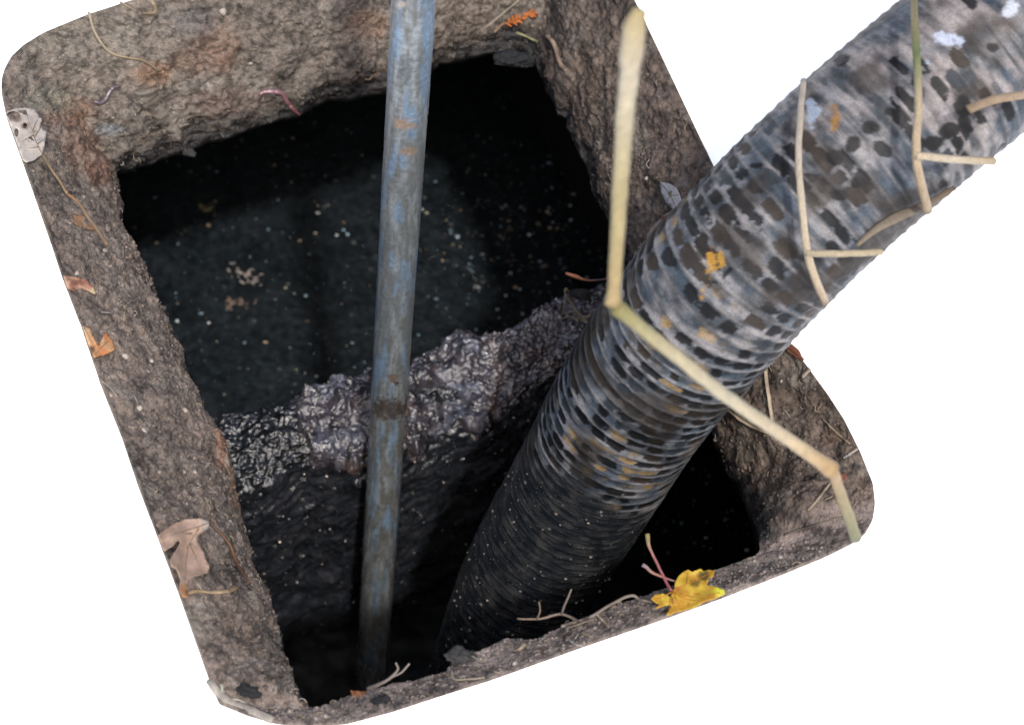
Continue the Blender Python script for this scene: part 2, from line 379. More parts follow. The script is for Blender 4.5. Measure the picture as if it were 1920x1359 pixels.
# lid slab: ring between the soil overhang and the tank walls
ring_in = SV[::8, -1]; rel = ring_in - OC; th = np.arctan2(rel @ VX, rel @ UX)
ru, rv = np.cos(th), np.sin(th)
tt = np.minimum(np.where(ru > 0, (U1_ + .07) / np.maximum(ru, 1e-6), (U0_ - .07) / np.minimum(ru, -1e-6)), np.where(rv > 0, (V1_ + .07) / np.maximum(rv, 1e-6), (V0_ - .07) / np.minimum(rv, -1e-6)))
ring_out = OC + UX * (ru * tt)[:, None] + VX * (rv * tt)[:, None]
za, zb = ZT + .05, ZT + .002
lv = [np.c_[ring_in[:, :2] + 0, np.full(len(th), zb - .004)], np.c_[ring_out[:, :2], np.full(len(th), zb)], np.c_[ring_out[:, :2], np.full(len(th), za)], np.c_[ring_in[:, :2], np.full(len(th), za - .03)]]
mesh_obj('lid_slab', np.vstack(lv), grid_faces(4, len(th), close_n=True, close_m=True), M_TANK, tank, smooth=False)

# divider wall and its crust, one profile swept from wall to wall
ZD = -.46
BACK = [(395, 778), (470, 772), (520, 764), (560, 742), (620, 722), (645, 717), (700, 702), (760, 690), (815, 662), (850, 634), (885, 632), (940, 620), (990, 604), (1030, 580), (1060, 560), (1095, 560), (1130, 547), (1200, 515)]
FRONT = [(440, 905), (500, 892), (560, 866), (620, 862), (690, 848), (750, 832), (800, 815), (860, 792), (920, 776), (980, 740), (1010, 715), (1060, 672), (1120, 640), (1260, 560)]
NA = 620
bw = at_z(*np.array(BACK, float).T, ZD + 0 * np.arange(len(BACK))); fw = at_z(*np.array(FRONT, float).T, ZD + 0 * np.arange(len(FRONT)))
ub, vb = (bw - OC) @ UX, (bw - OC) @ VX; uf, vf = (fw - OC) @ UX, (fw - OC) @ VX
ua = np.linspace(U0_ + .01, U1_ - .01, NA)
vb_ = np.interp(ua, ub, vb); vf_ = np.interp(ua, uf, vf)
for _ in range(8):
    vb_[1:-1] = (vb_[:-2] + 2 * vb_[1:-1] + vb_[2:]) / 4; vf_[1:-1] = (vf_[:-2] + 2 * vf_[1:-1] + vf_[2:]) / 4
def profile(nb=(20, 130, 200), zlow=ZB + .01, grow=0.):
    rows = []
    for t in np.linspace(0, 1, nb[0], endpoint=False): rows.append((vb_ + .004, np.full(NA, zlow + (ZD - .01 - zlow) * t)))
    for t in np.linspace(0, 1, nb[1], endpoint=False):
        rows.append((vb_ + (vf_ - vb_) * t, ZD + .012 * math.sin(t * math.pi) - .012 * t ** 3 + 0 * vb_))
    for t in np.linspace(0, 1, nb[2]):
        d = t ** 1.25 * .75
        rows.append((vf_ - .012 * math.sin(min(1, t * 6) * math.pi / 2), np.full(NA, ZD - .012 - d)))
    return np.stack([OC + UX * ua[:, None] + VX * v[:, None] + np.array([0, 0, 1.]) * z[:, None] for v, z in rows], 1)
DP = profile(); ND = grid_normals(DP); 
if ND[:, 60, 2].mean() < 0: ND = -ND
dfl = DP.reshape(-1, 3); dn = ND.reshape(-1, 3); MD = DP.shape[1]
rowi = np.tile(np.arange(MD), NA); topm = sstep(12, 30, rowi) * sstep(165, 140, rowi)
face = sstep(145, 165, rowi)
dip = np.array([1, 0, 0]) * 0
dd = (dfl - OC); cu, cv, cz = dd @ UX, dd @ VX, dd[:, 2]
wl_ = np.stack([(cu + cz * .4) * .22, cv * .4, cz - cu * .42], 1)           # streaks slope along the face
hd = .012 * fbm(dfl, 14, 3) + (.006 - .0035 * face) * fbm(dfl, 60, 3, off=3) + face * (.0035 * fbm(wl_, 130, 3, off=12)) + (.0022 - .0012 * face) * fbm(dfl, 210, 2, off=7)
dv = dfl + dn * hd[:, None]
L2d = fbm(dfl, 30, 3, off=21); L3d = fbm(dfl, 140, 3, off=22); Lst = fbm(wl_, 90, 3, off=25)
cd = np.repeat(alb(45, 48, 54)[None], len(dv), 0) * (1 + .5 * L2d + .5 * L3d + .6 * Lst)[:, None]
cd = mix(cd, np.repeat(alb(92, 80, 70)[None], len(dv), 0), sstep(.15, .8, Lst + .4 * L2d) * .14 * face)
vs = voro(dfl, 85); spk = (vs[2] > .86) * sstep(.24, .1, vs[0]) * (1 - .7 * sstep(0, .3, -(dfl[:, 2] - ZD)))
cd = cd * (1 - .45 * topm)[:, None]
cd = mix(cd, np.repeat(alb(170, 165, 155)[None], len(dv), 0), spk * .8)
wd = np.clip(.75 + .3 * L2d, 0, 1)
dF = grid_faces(NA, MD)
if np.cross(dv[dF[:, 1]] - dv[dF[:, 0]], dv[dF[:, 3]] - dv[dF[:, 0]])[:, 2].sum() < 0: dF = dF[:, ::-1]
divider = mesh_obj('divider_wall', dv, dF, M_SLUDGE, tank, col=cd, wet=wd)
# crust of sludge lying on the wall's crest
r0, r1 = 8, 190
cp = dfl.reshape(NA, MD, 3)[:, r0:r1].reshape(-1, 3); cn = dn.reshape(NA, MD, 3)[:, r0:r1].reshape(-1, 3)
cpx, cpy = project(cp); rr = np.tile(np.arange(r0, r1), NA)
hole = sstep(1, .4, ((cpx - 815) / 55) ** 2 + ((cpy - 738) / 17) ** 2)
ragd = fbm(cp, 16, 3); rag2 = fbm(cp, 45, 3, off=2)
m_ = sstep(540, 566, cpx + 22 * ragd + 14 * rag2 - .25 * np.abs(cpy - 800)) * sstep(8, 26, rr + 8 * rag2) * sstep(176, 140, rr + 26 * ragd + 14 * rag2) * (1 - hole)
vc1 = voro(cp, 60); vc2 = voro(cp, 170); vc3 = voro(cp, 330)
lumpy = sstep(880, 1020, cpx + 60 * ragd) * .9 + .2
hc = m_ * (.010 + .011 * fbm(cp, 18, 2, off=50) + .003 * (.5 - vc1[0]) + lumpy * .006 * (.5 - vc2[0]) + (.0008 + .0018 * lumpy) * (.5 - vc3[0]) + (.0006 + .0016 * lumpy) * fbm(cp, 150, 2, off=52)) - .014 * (1 - m_)
cvv = cp + cn * (hc + hd.reshape(NA, MD)[:, r0:r1].ravel())[:, None]
A2 = fbm(cp, 26, 3, off=61); A3 = fbm(cp, 110, 3, off=62)
cc = mix(np.repeat(alb(80, 76, 82)[None], len(cp), 0), np.repeat(alb(100, 103, 117)[None], len(cp), 0), sstep(-.1, .6, A2))
cc = mix(cc, np.repeat(alb(110, 88, 78)[None], len(cp), 0), sstep(.2, .7, fbm(cp, 20, 2, off=66)) * .7)
cc = mix(cc, np.repeat(alb(42, 42, 46)[None], len(cp), 0), sstep(.05, .5, fbm(cp, 48, 3, off=69)) * .85)
cc = cc * (1 + .5 * A3)[:, None] * .9
cc = mix(cc, np.repeat(alb(190, 176, 160)[None], len(cp), 0), (vc2[2] > .95) * sstep(.4, .25, vc2[0]) * .8)
keep = grid_faces(NA, r1 - r0); lo_ = ((ua[0] + 0 * ua) < 9)
if np.cross(cvv[keep[:, 1]] - cvv[keep[:, 0]], cvv[keep[:, 3]] - cvv[keep[:, 0]])[:, 2].sum() < 0: keep = keep[:, ::-1]
keep = keep[(m_[keep].max(1) > .02)]
gm = np.where((m_ > .6))[0]
mb = MB()
for k in RNG.choice(gm, 1500):
    if RNG.random() > .25 + .75 * lumpy[k]: continue
    sz_ = .0009 + .0030 * RNG.random() ** 2.5; V_, F_ = stone_vf(cvv[k], sz_, True, .85)
    mb.add(V_, F_, mix(alb(92, 84, 88), alb(170, 156, 146), RNG.random() ** 3) * RNG.uniform(.5, 1.2))
fk = np.where((face > .9) & (dfl[:, 2] > -.98) & (np.abs(cu) < .5))[0]
for k in RNG.choice(fk, 900):
    V_, F_ = stone_vf(dv[k], .0005 + .0022 * RNG.random() ** 4, True, .7)
    mb.add(V_, F_, mix(alb(120, 130, 142), alb(190, 178, 160), RNG.random()) * RNG.uniform(.5, 2.0))
used = np.unique(keep); remap = np.zeros(len(cvv), np.int64); remap[used] = np.arange(len(used))
crust = mesh_obj('sludge_crust', cvv[used], remap[keep], M_SLUDGE, divider, col=cc[used], wet=np.clip(.85 + .4 * A2, 0, 1)[used])
crust.matrix_parent_inverse = Matrix.Identity(4)
grit_o = tag(mb.build('sludge_grit', M_SLUDGE, divider, wet=1.0), kind='stuff'); grit_o.matrix_parent_inverse = Matrix.Identity(4)

# ------------------------------------------------------------------ sewage
ZW = -.99
nu, nv = 420, 700
uu, vv_ = np.meshgrid(np.linspace(U0_ + .002, U1_ - .002, nu), np.linspace(V0_ + .002, V1_ - .002, nv), indexing='ij')
wv = OC + UX * uu.reshape(-1, 1) + VX * vv_.reshape(-1, 1) + np.array([0, 0, ZW])
wv[:, 2] += .004 * fbm(wv, 12, 3)
scumm = sstep(-1.2, .8, fbm(wv, 9, 3, off=3))
wc = mix(np.repeat(alb(30, 37, 41)[None], len(wv), 0), np.repeat(alb(42, 48, 52)[None], len(wv), 0), scumm)
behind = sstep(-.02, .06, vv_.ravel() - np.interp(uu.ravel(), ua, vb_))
wf_ = fbm(wv, 90, 3, off=9); wc = wc * (1 + .5 * wf_ + .4 * fbm(wv, 300, 2, off=4))[:, None]
vw = voro(wv, 70); clump = sstep(.0, .6, fbm(wv, 7, 3, off=14))
wc = mix(wc, np.repeat(alb(150, 150, 145)[None], len(wv), 0), (vw[2] > .955 - .12 * clump) * sstep(.28, .1, vw[0] + .12 * wf_) * .6)
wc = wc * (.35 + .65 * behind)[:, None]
wF = grid_faces(nu, nv)
if np.cross(wv[wF[0, 1]] - wv[wF[0, 0]], wv[wF[0, 3]] - wv[wF[0, 0]])[2] < 0: wF = wF[:, ::-1]
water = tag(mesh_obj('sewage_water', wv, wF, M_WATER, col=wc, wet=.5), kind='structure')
mb = MB()
SPC = [(176, 166, 146), (150, 172, 190), (140, 122, 100), (120, 144, 158), (190, 190, 190)]
for k in range(1100):
    if k < 420: x, y = RNG.normal(1000, 95), RNG.normal(440, 85)
    elif k < 950: x, y = RNG.uniform(240, 1150), RNG.uniform(190, 760)
    else: x, y = RNG.uniform(1200, 1420), RNG.uniform(830, 1040)
    sz = .0009 + .0048 * RNG.random() ** 5
    c = at_z(x, y, ZW + .004)
    V, F = stone_vf(c, sz, True, .3)
    V = c + (V - c) * np.array([1, RNG.uniform(.35, 1), 1])
    mb.add(V, F, alb(*SPC[RNG.integers(5)]) * RNG.uniform(.6, 3.4))
tag(mb.build('floating_scum', M_SCUM), kind='stuff')
SCRAPS = [(388, 392, .013, (178, 168, 130), 'pale yellow scrap floating on the black sewage nearest the far left corner of the pit'),
          (342, 438, .007, (150, 150, 110), 'small olive scrap floating below the pale yellow scrap on the sewage'),
          (462, 517, .020, (190, 176, 168), 'ragged whitish clump floating on the sewage left of the steel pipe'),
          (445, 568, .016, (150, 128, 116), 'brown bent scrap floating just under the ragged whitish clump'),
          (956, 433, .008, (205, 160, 110), 'round orange bit floating on the sewage right of the steel pipe'),
          (1042, 432, .007, (200, 180, 90), 'yellow bit floating beside the pit edge near the dry reed'),
          (958, 492, .007, (190, 170, 190), 'pinkish bit floating in the speckled patch above the divider wall'),
          (612, 330, .006, (140, 165, 200), 'bluish bit floating on the sewage close to the far shadow line')]
for x, y, sz, c, lab in SCRAPS:
    mb = MB()
    for q in range(22 if sz > .01 else 6):
        o = RNG.normal(0, sz * .7, 2)
        V, F = stone_vf(np.zeros(3), sz * RNG.uniform(.1, .3), False, .25); a_ = RNG.uniform(0, 3.1); V = V * np.array([1.5, .5, 1]); V = np.c_[V[:, 0] * math.cos(a_) - V[:, 1] * math.sin(a_), V[:, 0] * math.sin(a_) + V[:, 1] * math.cos(a_), V[:, 2]] + at_z(x, y, ZW + .005) + np.array([o[0], o[1] * .6, 0]); mb.add(V, F, alb(*c) * RNG.uniform(.7, 1.1))
    tag(mb.build('floating_scrap', M_SCUM), lab, 'scrap', 'scraps floating on the sewage')

# ------------------------------------------------------------------ suction hose
HX = [(925, 1265, 2.70), (990, 1090, 2.57), (1088, 922, 2.435), (1187, 752, 2.285), (1290, 614, 2.18), (1385, 503, 2.11), (1555, 335, 2.075), (1797, 130, 2.07)]
HW = [240, 254, 271, 296, 319, 331, 337, 338]
hw = [at_d(x, y, d) for x, y, d in HX]
hw = [at_d(780, 1620, 3.02), at_d(855, 1440, 2.85)] + hw + [np.array(q) for q in ((.68, .285, .405), (.86, .46, .44), (1.15, .74, .36), (1.5, 1.06, .19), (1.9, 1.4, .1), (2.6, 1.95, .098))]
hc_ = catmull(np.array(hw), 40)
for _ in range(60): hc_[1:-1] = (hc_[:-2] + 2 * hc_[1:-1] + hc_[2:]) / 4
sl = np.r_[0, np.cumsum(np.linalg.norm(np.diff(hc_, axis=0), axis=1))]
s_in = np.interp(1, [0, 1], [0, 1])
k_out = np.argmin(np.linalg.norm(hc_ - hw[10], axis=1)); s_out = sl[k_out]
sh = np.r_[np.linspace(0, s_out, int(s_out / .0016)), np.linspace(s_out, sl[-1], 260)[1:]]
HPc = np.stack([np.interp(sh, sl, hc_[:, k]) for k in range(3)], 1)
T_, N_, B_ = frames(HPc)
Rk = [w_ * d / (2 * FPX) for (x, y, d), w_ in zip(HX, HW)]
sk = [sl[np.argmin(np.linalg.norm(hc_ - q, axis=1))] for q in hw[2:10]]
RHs = np.interp(sh, sk, Rk)
for _ in range(200): RHs[1:-1] = (RHs[:-2] + 2 * RHs[1:-1] + RHs[2:]) / 4
NT = 260; th = np.arange(NT) * 2 * math.pi / NT
SS, TH = np.meshgrid(sh, th, indexing='ij'); SS = SS.ravel(); TH = TH.ravel()
rad_dir = (np.cos(th)[None, :, None] * N_[:, None] + np.sin(th)[None, :, None] * B_[:, None]).reshape(-1, 3)
cen = np.repeat(HPc, NT, 0)
RH = np.repeat(RHs, NT)
base = cen + rad_dir * RH[:, None]
PITCH = .0156
ph = SS / PITCH + TH / (2 * math.pi); band = np.floor(ph); fr = ph - band
ridge = np.exp(-(np.minimum(fr, 1 - fr) / .10) ** 2)
cyl = np.stack([np.cos(TH) * 3.2, np.sin(TH) * 3.2, SS * 20], 1)
hpx, hpy = project(base)
camw = -(base - CAM); camw /= np.linalg.norm(camw, axis=1)[:, None]
rad = RH + .0005 * ridge + .0003 * np.cos(fr * 2 * math.pi) + .0012 * fbm(base, 9, 2, off=7) + .0005 * fbm(base, 90, 3)
wetline = (hpy - (840 + (hpx - 1000) * .62)) + 40 * fbm(base, 22, 3, off=11)   # below this the hose is black and wet
low = sstep(-10, 45, wetline)
upz = sstep(380, 170, hpy + 30 * fbm(base, 12, 2, off=13))
rb = RND[(band.astype(np.int64) * 37) & 4095]
ba = band.astype(np.int64)
warp = fbm(base, 55, 3, off=14)
ang = TH / (2 * math.pi) * 23 + rb * 9 + .25 * warp
cell = np.floor(ang).astype(np.int64); fu = ang - cell
hh = h3(ba, cell % 4096, ba * 0 + 5); q1, q2, q3 = RND[hh], RND[(hh * 7 + 3) & 4095], RND[(hh * 13 + 11) & 4095]
zone = fbm(base, 8, 2, off=15)
pres = np.clip(.66 - .62 * upz + .6 * zone, .04, .97)
warp2 = fbm(base, 170, 3, off=16)
ov = ((fu - .5 - .2 * (q2 - .5)) / (.28 + .36 * q3)) ** 2 + ((fr - .52) / (.30 + .18 * q2)) ** 4 + .75 * warp + .35 * warp2
blot = sstep(1.1, .8, ov) * (q1 < pres)
blot2 = sstep(1.05, .8, ov) * (q1 < pres * .45)
film = fbm(base, 40, 4, off=18); fil2 = fbm(np.stack([cyl[:, 0] * .6, cyl[:, 1] * .6, SS * 110], 1), 1.0, 4, off=19)
n_ = len(base)
def rep(c): return np.repeat(alb(*c)[None], n_, 0)
mud = mix(rep((84, 90, 96)), rep((138, 137, 139)), sstep(-.35, .45, fil2 + .35 * film))
mud = mix(mud, rep((76, 90, 104)), sstep(-.1, .4, fbm(base, 18, 3, off=23)) * .7)
tanz = sstep(-.3, .2, fbm(base, 11, 2, off=27)) * (1 - upz) * sstep(1, .3, np.abs((hpx - 1180) / 260))
mud = mix(mud, rep((176, 144, 92)), np.clip(tanz * .8 * (q1 > .62) * sstep(1.2, .7, ov + .3 + 1.2 * np.abs(fr - .6)), 0, .75))
mud = mix(mud, rep((164, 154, 150)), upz * .75 * sstep(-.25, .4, fbm(base, 15, 3, off=29) + .3 * fil2))
mud = mix(mud, rep((156, 150, 146)), ridge * np.clip(.55 + .5 * film, 0, .9) * (1 - .5 * upz))
mud = mud * (.9 + .4 * fil2 + .25 * film + .25 * warp2)[:, None]
dark = rep((20, 21, 23)) * (1 + .4 * film + .3 * fil2)[:, None]
dark = mix(dark, rep((64, 54, 44)), (q3 > .86) * .8)
dark = mix(dark, rep((62, 70, 78)), ((q2 > .7) & (q3 < .5)) * .7)
hcol = mix(mud, dark, np.clip(blot, 0, .93) * (1 - .25 * ridge))
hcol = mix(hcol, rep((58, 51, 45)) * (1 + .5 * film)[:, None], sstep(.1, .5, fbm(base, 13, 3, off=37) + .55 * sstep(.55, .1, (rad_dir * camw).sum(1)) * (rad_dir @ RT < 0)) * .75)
edge_l = sstep(.15, .0, (rad_dir * camw).sum(1)) * 0
for sx, sy, rx, ry, c in ((1782, 72, 30, 16, (205, 215, 235)), (1895, 14, 16, 18, (215, 222, 235)), (1522, 212, 14, 22, (170, 185, 205)), (1735, 118, 10, 6, (170, 190, 205)), (1565, 212, 11, 28, (160, 118, 60)), (1333, 500, 12, 26, (200, 150, 60)), (1352, 490, 8, 20, (196, 150, 66)), (1320, 545, 9, 22, (200, 152, 64))):
    d = ((hpx - sx) / rx) ** 2 + ((hpy - sy) / ry) ** 2 + 1.5 * fbm(base, 55, 5, .6, off=41)
    hcol = mix(hcol, rep(c), sstep(1.2, .5, d) * .85 * ((rad_dir * camw).sum(1) > 0))
for sx, sy, rx, ry in ((1632, 240, 17, 15), (1600, 270, 15, 16), (1565, 296, 17, 14), (1805, 200, 19, 22), (1780, 246, 24, 17), (1752, 268, 20, 15), (1668, 210, 12, 9), (1575, 365, 17, 12), (1612, 342, 18, 12), (1862, 90, 14, 10)):
    d = ((hpx - sx) / rx) ** 2 + ((hpy - sy) / ry) ** 2 + .5 * fbm(base, 70, 3, off=43)
    hcol = mix(hcol, rep((32, 32, 31)), sstep(1.15, .7, d) * .95 * ((rad_dir * camw).sum(1) > 0))
streak = fbm(np.stack([cyl[:, 0] * 1.6, cyl[:, 1] * 1.6, SS * 260 + 2 * zone], 1), 1.0, 4, .7, off=47)
wetc = mix(rep((38, 43, 48)), rep((88, 87, 86)), sstep(-.5, 1.2, .7 * streak + .8 * film) * .8)
vh = voro(base, 90); wsp = (vh[2] > .92) * sstep(.26, .14, vh[0]); wetc = mix(wetc, rep((170, 165, 155)), wsp * .8)
hcol = mix(hcol, wetc, low)
hv = cen + rad_dir * (rad + low * .0008 * streak - .0005 * blot * (1 - low) * (1 - upz))[:, None]
hF = grid_faces(len(sh), NT, close_m=True)
hose = tag(empty('suction_hose', tuple(hw[0])), 'thick grey ribbed suction hose caked with mud, bent down into the pit', 'hose')
if (np.cross(hv[hF[0, 1]] - hv[hF[0, 0]], hv[hF[0, 3]] - hv[hF[0, 0]]) @ rad_dir[0]) < 0: hF = hF[:, ::-1]
mesh_obj('hose_body', hv, hF, M_HOSE, hose, col=hcol, wet=np.clip(low * 1.1 + .12 * blot * (1 - upz) + .08, 0, 1))

mb = MB()
fk = np.where((low > .8) & ((rad_dir * camw).sum(1) > .1) & (hpy < 1330))[0]
for k in RNG.choice(fk, 420):
    V_, F_ = stone_vf(hv[k], .0005 + .0026 * RNG.random() ** 4, True, .6)
    mb.add(V_, F_, mix(alb(120, 128, 138), alb(190, 172, 150), RNG.random()) * RNG.uniform(.3, 1.1))
tag(mb.build('mud_specks', M_STONE, hose, wet=.6), kind='stuff')
# ------------------------------------------------------------------ steel pipe
PX = [(774.5, 0, 82), (748.5, 453, 76), (720, 906, 65), (695.5, 1280, 57)]
pw = np.array([at_d(x, y, FPX * .048 / w) for x, y, w in PX])
zz = pw[:, 2]; fx = np.polyfit(zz, pw[:, 0], 1); fy = np.polyfit(zz, pw[:, 1], 1)
zs = np.r_[np.linspace(-1.3, .36, 1100), np.linspace(.36, 1.25, 60)[1:]]
pc = np.stack([np.polyval(fx, zs), np.polyval(fy, zs), zs], 1)
T_, N_, B_ = frames(pc); NTP = 72; th = np.arange(NTP) * 2 * math.pi / NTP
rd = (np.cos(th)[None, :, None] * N_[:, None] + np.sin(th)[None, :, None] * B_[:, None]).reshape(-1, 3)
pb = np.repeat(pc, NTP, 0); pp = pb + rd * .024
ppx, ppy = project(pp); n_ = len(pp)
st1 = fbm(pp * (1, 1, .05), 95, 3, off=3); st2 = fbm(pp * (1, 1, .045), 170, 4, off=5); cl = fbm(pp, 30, 4, off=9); fn = fbm(pp, 160, 3, off=12)
pcol = mix(rep((112, 117, 118)), rep((148, 156, 160)), sstep(-.3, .5, st1))
pcol = mix(pcol, rep((116, 142, 166)), sstep(.0, .35, fbm(pp * (1, 1, .06), 75, 2, off=17)) * .8)
lowp = sstep(700, 900, ppy + 60 * cl)
pcol = mix(pcol, rep((86, 79, 68)), np.clip(sstep(-.1, .4, st2 + .3 * cl + .3 * lowp) * (.34 + .2 * lowp), 0, .7))
pcol = mix(pcol, rep((66, 62, 56)), sstep(.3, .7, st1 + .4 * fn) * .55)
for sx, sy, rx, ry, c, a in ((762, 233, 26, 14, (150, 128, 108), .9), (764, 284, 20, 9, (142, 122, 104), .8), (752, 10, 12, 10, (170, 158, 146), .8), (735, 765, 40, 26, (66, 52, 42), .8), (738, 710, 10, 8, (110, 90, 74), .8), (760, 130, 14, 30, (70, 76, 80), .5)):
    d = ((ppx - sx) / rx) ** 2 + ((ppy - sy) / ry) ** 2 + .8 * fn + .5 * cl
    pcol = mix(pcol, rep(c), sstep(1.2, .4, d) * a * ((rd @ -FW) > 0))
pcol = pcol * (1.6 + .3 * lowp)[:, None] * (1 + .2 * fn)[:, None]  # pipe foot painted lighter to offset the shade under the near lip
mudh = sstep(.1, .5, st2 + .35 * cl)
pv = pb + rd * (.024 + .0004 * mudh + .0003 * fn)[:, None]
pF = grid_faces(len(zs), NTP, close_m=True)
if (np.cross(pv[pF[0, 1]] - pv[pF[0, 0]], pv[pF[0, 3]] - pv[pF[0, 0]]) @ rd[0]) < 0: pF = pF[:, ::-1]
pipe = tag(empty('steel_pipe', tuple(pc[0])), 'upright blue grey metal pipe streaked with brown mud standing in the tank', 'pipe')
mesh_obj('pipe_body', pv, pF, M_PIPE, pipe, col=pcol, wet=np.clip(.5 - .5 * mudh + .5 * lowp, 0, 1))
def pipe_hit(x, y):
    r = ray(x, y); i = np.argmin(((pp - CAM) @ FW) + 50 * np.hypot(ppx - x, ppy - y)); return pp[i], rd[i]
for x, y, sz in ((738, 709, .006), (742, 716, .004), (765, 770, .009), (758, 790, .008), (762, 812, .007), (700, 772, .006)):
    p, n = pipe_hit(x, y); V, F = stone_vf(p, sz, False, .5, n); mb = MB(); mb.add(V, F, alb(84, 68, 56)); mb.build('mud_clump', M_SOIL, pipe, wet=.6)

# ------------------------------------------------------------------ pebbles and crumbs on the banks
PEB = [(347, 769, 12, 'white oval pebble near the inner edge of the left bank above the rust streak'), (235, 668, 15, 'pale rounded pebble on the left bank just below the torn orange leaf'),
       (284, 677, 11, 'small pale pebble on the left bank right of the one below the torn orange leaf'), (262, 765, 14, 'grey pebble in the middle of the left bank level with the divider crest'),
       (144, 513, 12, 'beige pebble on the left bank just above the red brown folded leaf'), (197, 470, 10, 'grey pebble on the left bank just below the end of the long leaf stem'),
       (270, 808, 13, 'broad pale pebble at the outer part of the left bank level with the divider'), (365, 885, 9, 'small pebble on the left bank beside the glossy black end of the divider'),
       (1212, 335, 10, 'grey pebble on the right bank left of the small grey leaf'),
       (1465, 715, 8, 'small pebble on the right bank between the dry blade and the hose'), (470, 119, 9, 'pale yellow chip pressed into the far soil wall above the worm'),
       (418, 22, 16, 'grey stone bulging from the top of the far soil wall left of the pipe'), (965, 1243, 14, 'pale grey stone on the near soil lip under the hose')]
for x, y, w_, lab in PEB:
    p, n = hit(x, y); d = (p - CAM) @ FW
    V, F = stone_vf(p, w_ * .5 * d / FPX, False, .75, n); mb = MB(); t = RNG.uniform(.9, 1.1)
    mb.add(V - p, F, alb(156, 146, 136, .6) * t); o = mb.build('pebble', M_STONE, wet=.4); o.location = p
    tag(o, lab, 'pebble', 'pebbles pressed into the soil banks')
mb = MB()
idx = RNG.integers(0, NL, 9500); jd = RNG.integers(4, MS - 3, 9500)
for i, j in zip(idx, jd):
    p = PS[i, j]; sz = .0007 + .0024 * RNG.random() ** 4
    V, F = stone_vf(p, sz, True, .8)
    c = col[i * MT + j + 2] * RNG.uniform(.7, 1.25)
    mb.add(V, F, c)
tag(mb.build('soil_crumbs', M_STONE, wet=.5), kind='stuff')
# clods hanging at the ragged edge
for x, y, sz, lab in ((967, 112, .016, 'black slimy root clod hanging at the far right corner of the opening'), (355, 286, .007, 'small wet clod hanging from the far soil edge left of the pipe'), (867, 1234, .014, 'grey flaky clod on the near soil lip left of the twig'), (719, 1316, .008, 'black lump lying on the near soil lip under the pipe'), (463, 1295, .009, 'black lump at the near left corner of the pit'), (672, 1304, .007, 'orange brown clod on the lip beside the pipe foot'), (1090, 552, .011, 'dark lump where the divider wall meets the hose')):
    p, n = hit(x, y)
    if 'divider' in lab: p = at_d(x, y, 2.62)
    mb = MB()
    c = alb(30, 29, 29) if 'black' in lab or 'dark' in lab else alb(150, 92, 56) if 'orange' in lab else alb(70, 68, 66)
    bmc = bmesh.new(); bmesh.ops.create_icosphere(bmc, subdivisions=4, radius=1)
    V = np.array([v.co[:] for v in bmc.verts]); F = [tuple(v.index for v in f.verts) for f in bmc.faces]; bmc.free()
    so = RNG.random(3) * 40
    V = V * (1 + .55 * fbm(V + so, .9, 2) + .3 * fbm(V + so, 3, 3) + .12 * fbm(V + so, 9, 2))[:, None] * sz * np.array([1.25, .8, .55])
    mb.add(V, F, c[None] * np.clip(1 + .5 * fbm(V, 300, 3), .3, 2)[:, None])
    o = mb.build('soil_clod', M_SOIL, wet=.35); o.location = p; tag(o, lab, 'clod', 'clods round the opening')

# ------------------------------------------------------------------ plant bits
def strand(mb, P, r, c, seg=8, flat=1.):
    if len(P) > 12:
        P = P + np.stack([fbm(P, 45, 2, off=o_) for o_ in (3, 33, 63)], 1) * .0006; r = np.asarray(r) * (1 + .07 * fbm(P, 60, 2, off=91))
    V, F = tube_vf(P, r, seg, flat); mb.add(V, F, c)
def pxw(P, w): return np.asarray(w) * .5 * ((P - CAM) @ FW) / FPX
def thing_of(parts, name, label, cat, mat=M_DRY, group=None):
    """parts: list of (part name, points, radii, colour, flat); the first is the thing's own mesh"""
    root = None
    for nm, P, r, c, fl in parts:
        mb = MB(); strand(mb, P, r, c, 8, fl); o = mb.build(nm if root else name, mat, root)
        if root is None: root = tag(o, label, cat, group)
    return root
def grad(cols, P, k=.84):
    t = np.linspace(0, 1, len(P)); cs = np.array([alb(*(.74 * np.array(c) + .26 * np.mean(c))) * k for c in cols]); k_ = np.linspace(0, 1, len(cs))
    c = np.repeat(np.stack([np.interp(t, k_, cs[:, j]) for j in range(3)], 1), 8, 0)
    fib = np.tile(RNG.uniform(.72, 1.22, 8), len(P)); fib = .6 * fib + .4 * (1 + .5 * RNG.normal(size=len(c)) * .4)
    return c * fib[:, None]
def free(pts, n=40, smooth=True):
    """(x, y, distance) points resampled"""
    q = resample([at_d(*p) for p in pts], n, smooth); return q
# bent reed over the hose
STRAWC = [(212, 190, 138), (200, 176, 120), (206, 186, 132)]
pa = free([(1604, 1006, 2.05), (1585, 950, 1.92), (1560, 880, 1.77)], 24); pbm = free([(1560, 880, 1.77), (1350, 735, 1.67), (1155, 575, 1.58)], 50, False); pc2 = free([(1150, 570, 1.58), (1160, 400, 1.55), (1172, 220, 1.52), (1188, 70, 1.49), (1200, 18, 1.48)], 60)
reed = tag(empty('bent_reed', tuple(pa[0])), 'pale dry reed bent twice, arching over the middle of the hose', 'reed')
mb = MB(); strand(mb, pa, pxw(pa, 22), grad([(120, 128, 50), (170, 150, 70), (206, 160, 90)], pa)); mb.build('lower_stem', M_DRY, reed)
mb = MB(); strand(mb, pbm, pxw(pbm, np.interp(np.linspace(0, 1, 50), [0, .06, .2, .9, 1], [34, 28, 24, 26, 32])), grad([(214, 166, 96), (220, 196, 150), (214, 200, 160), (206, 190, 140), (160, 150, 70)], pbm)); mb.build('middle_stem', M_DRY, reed)
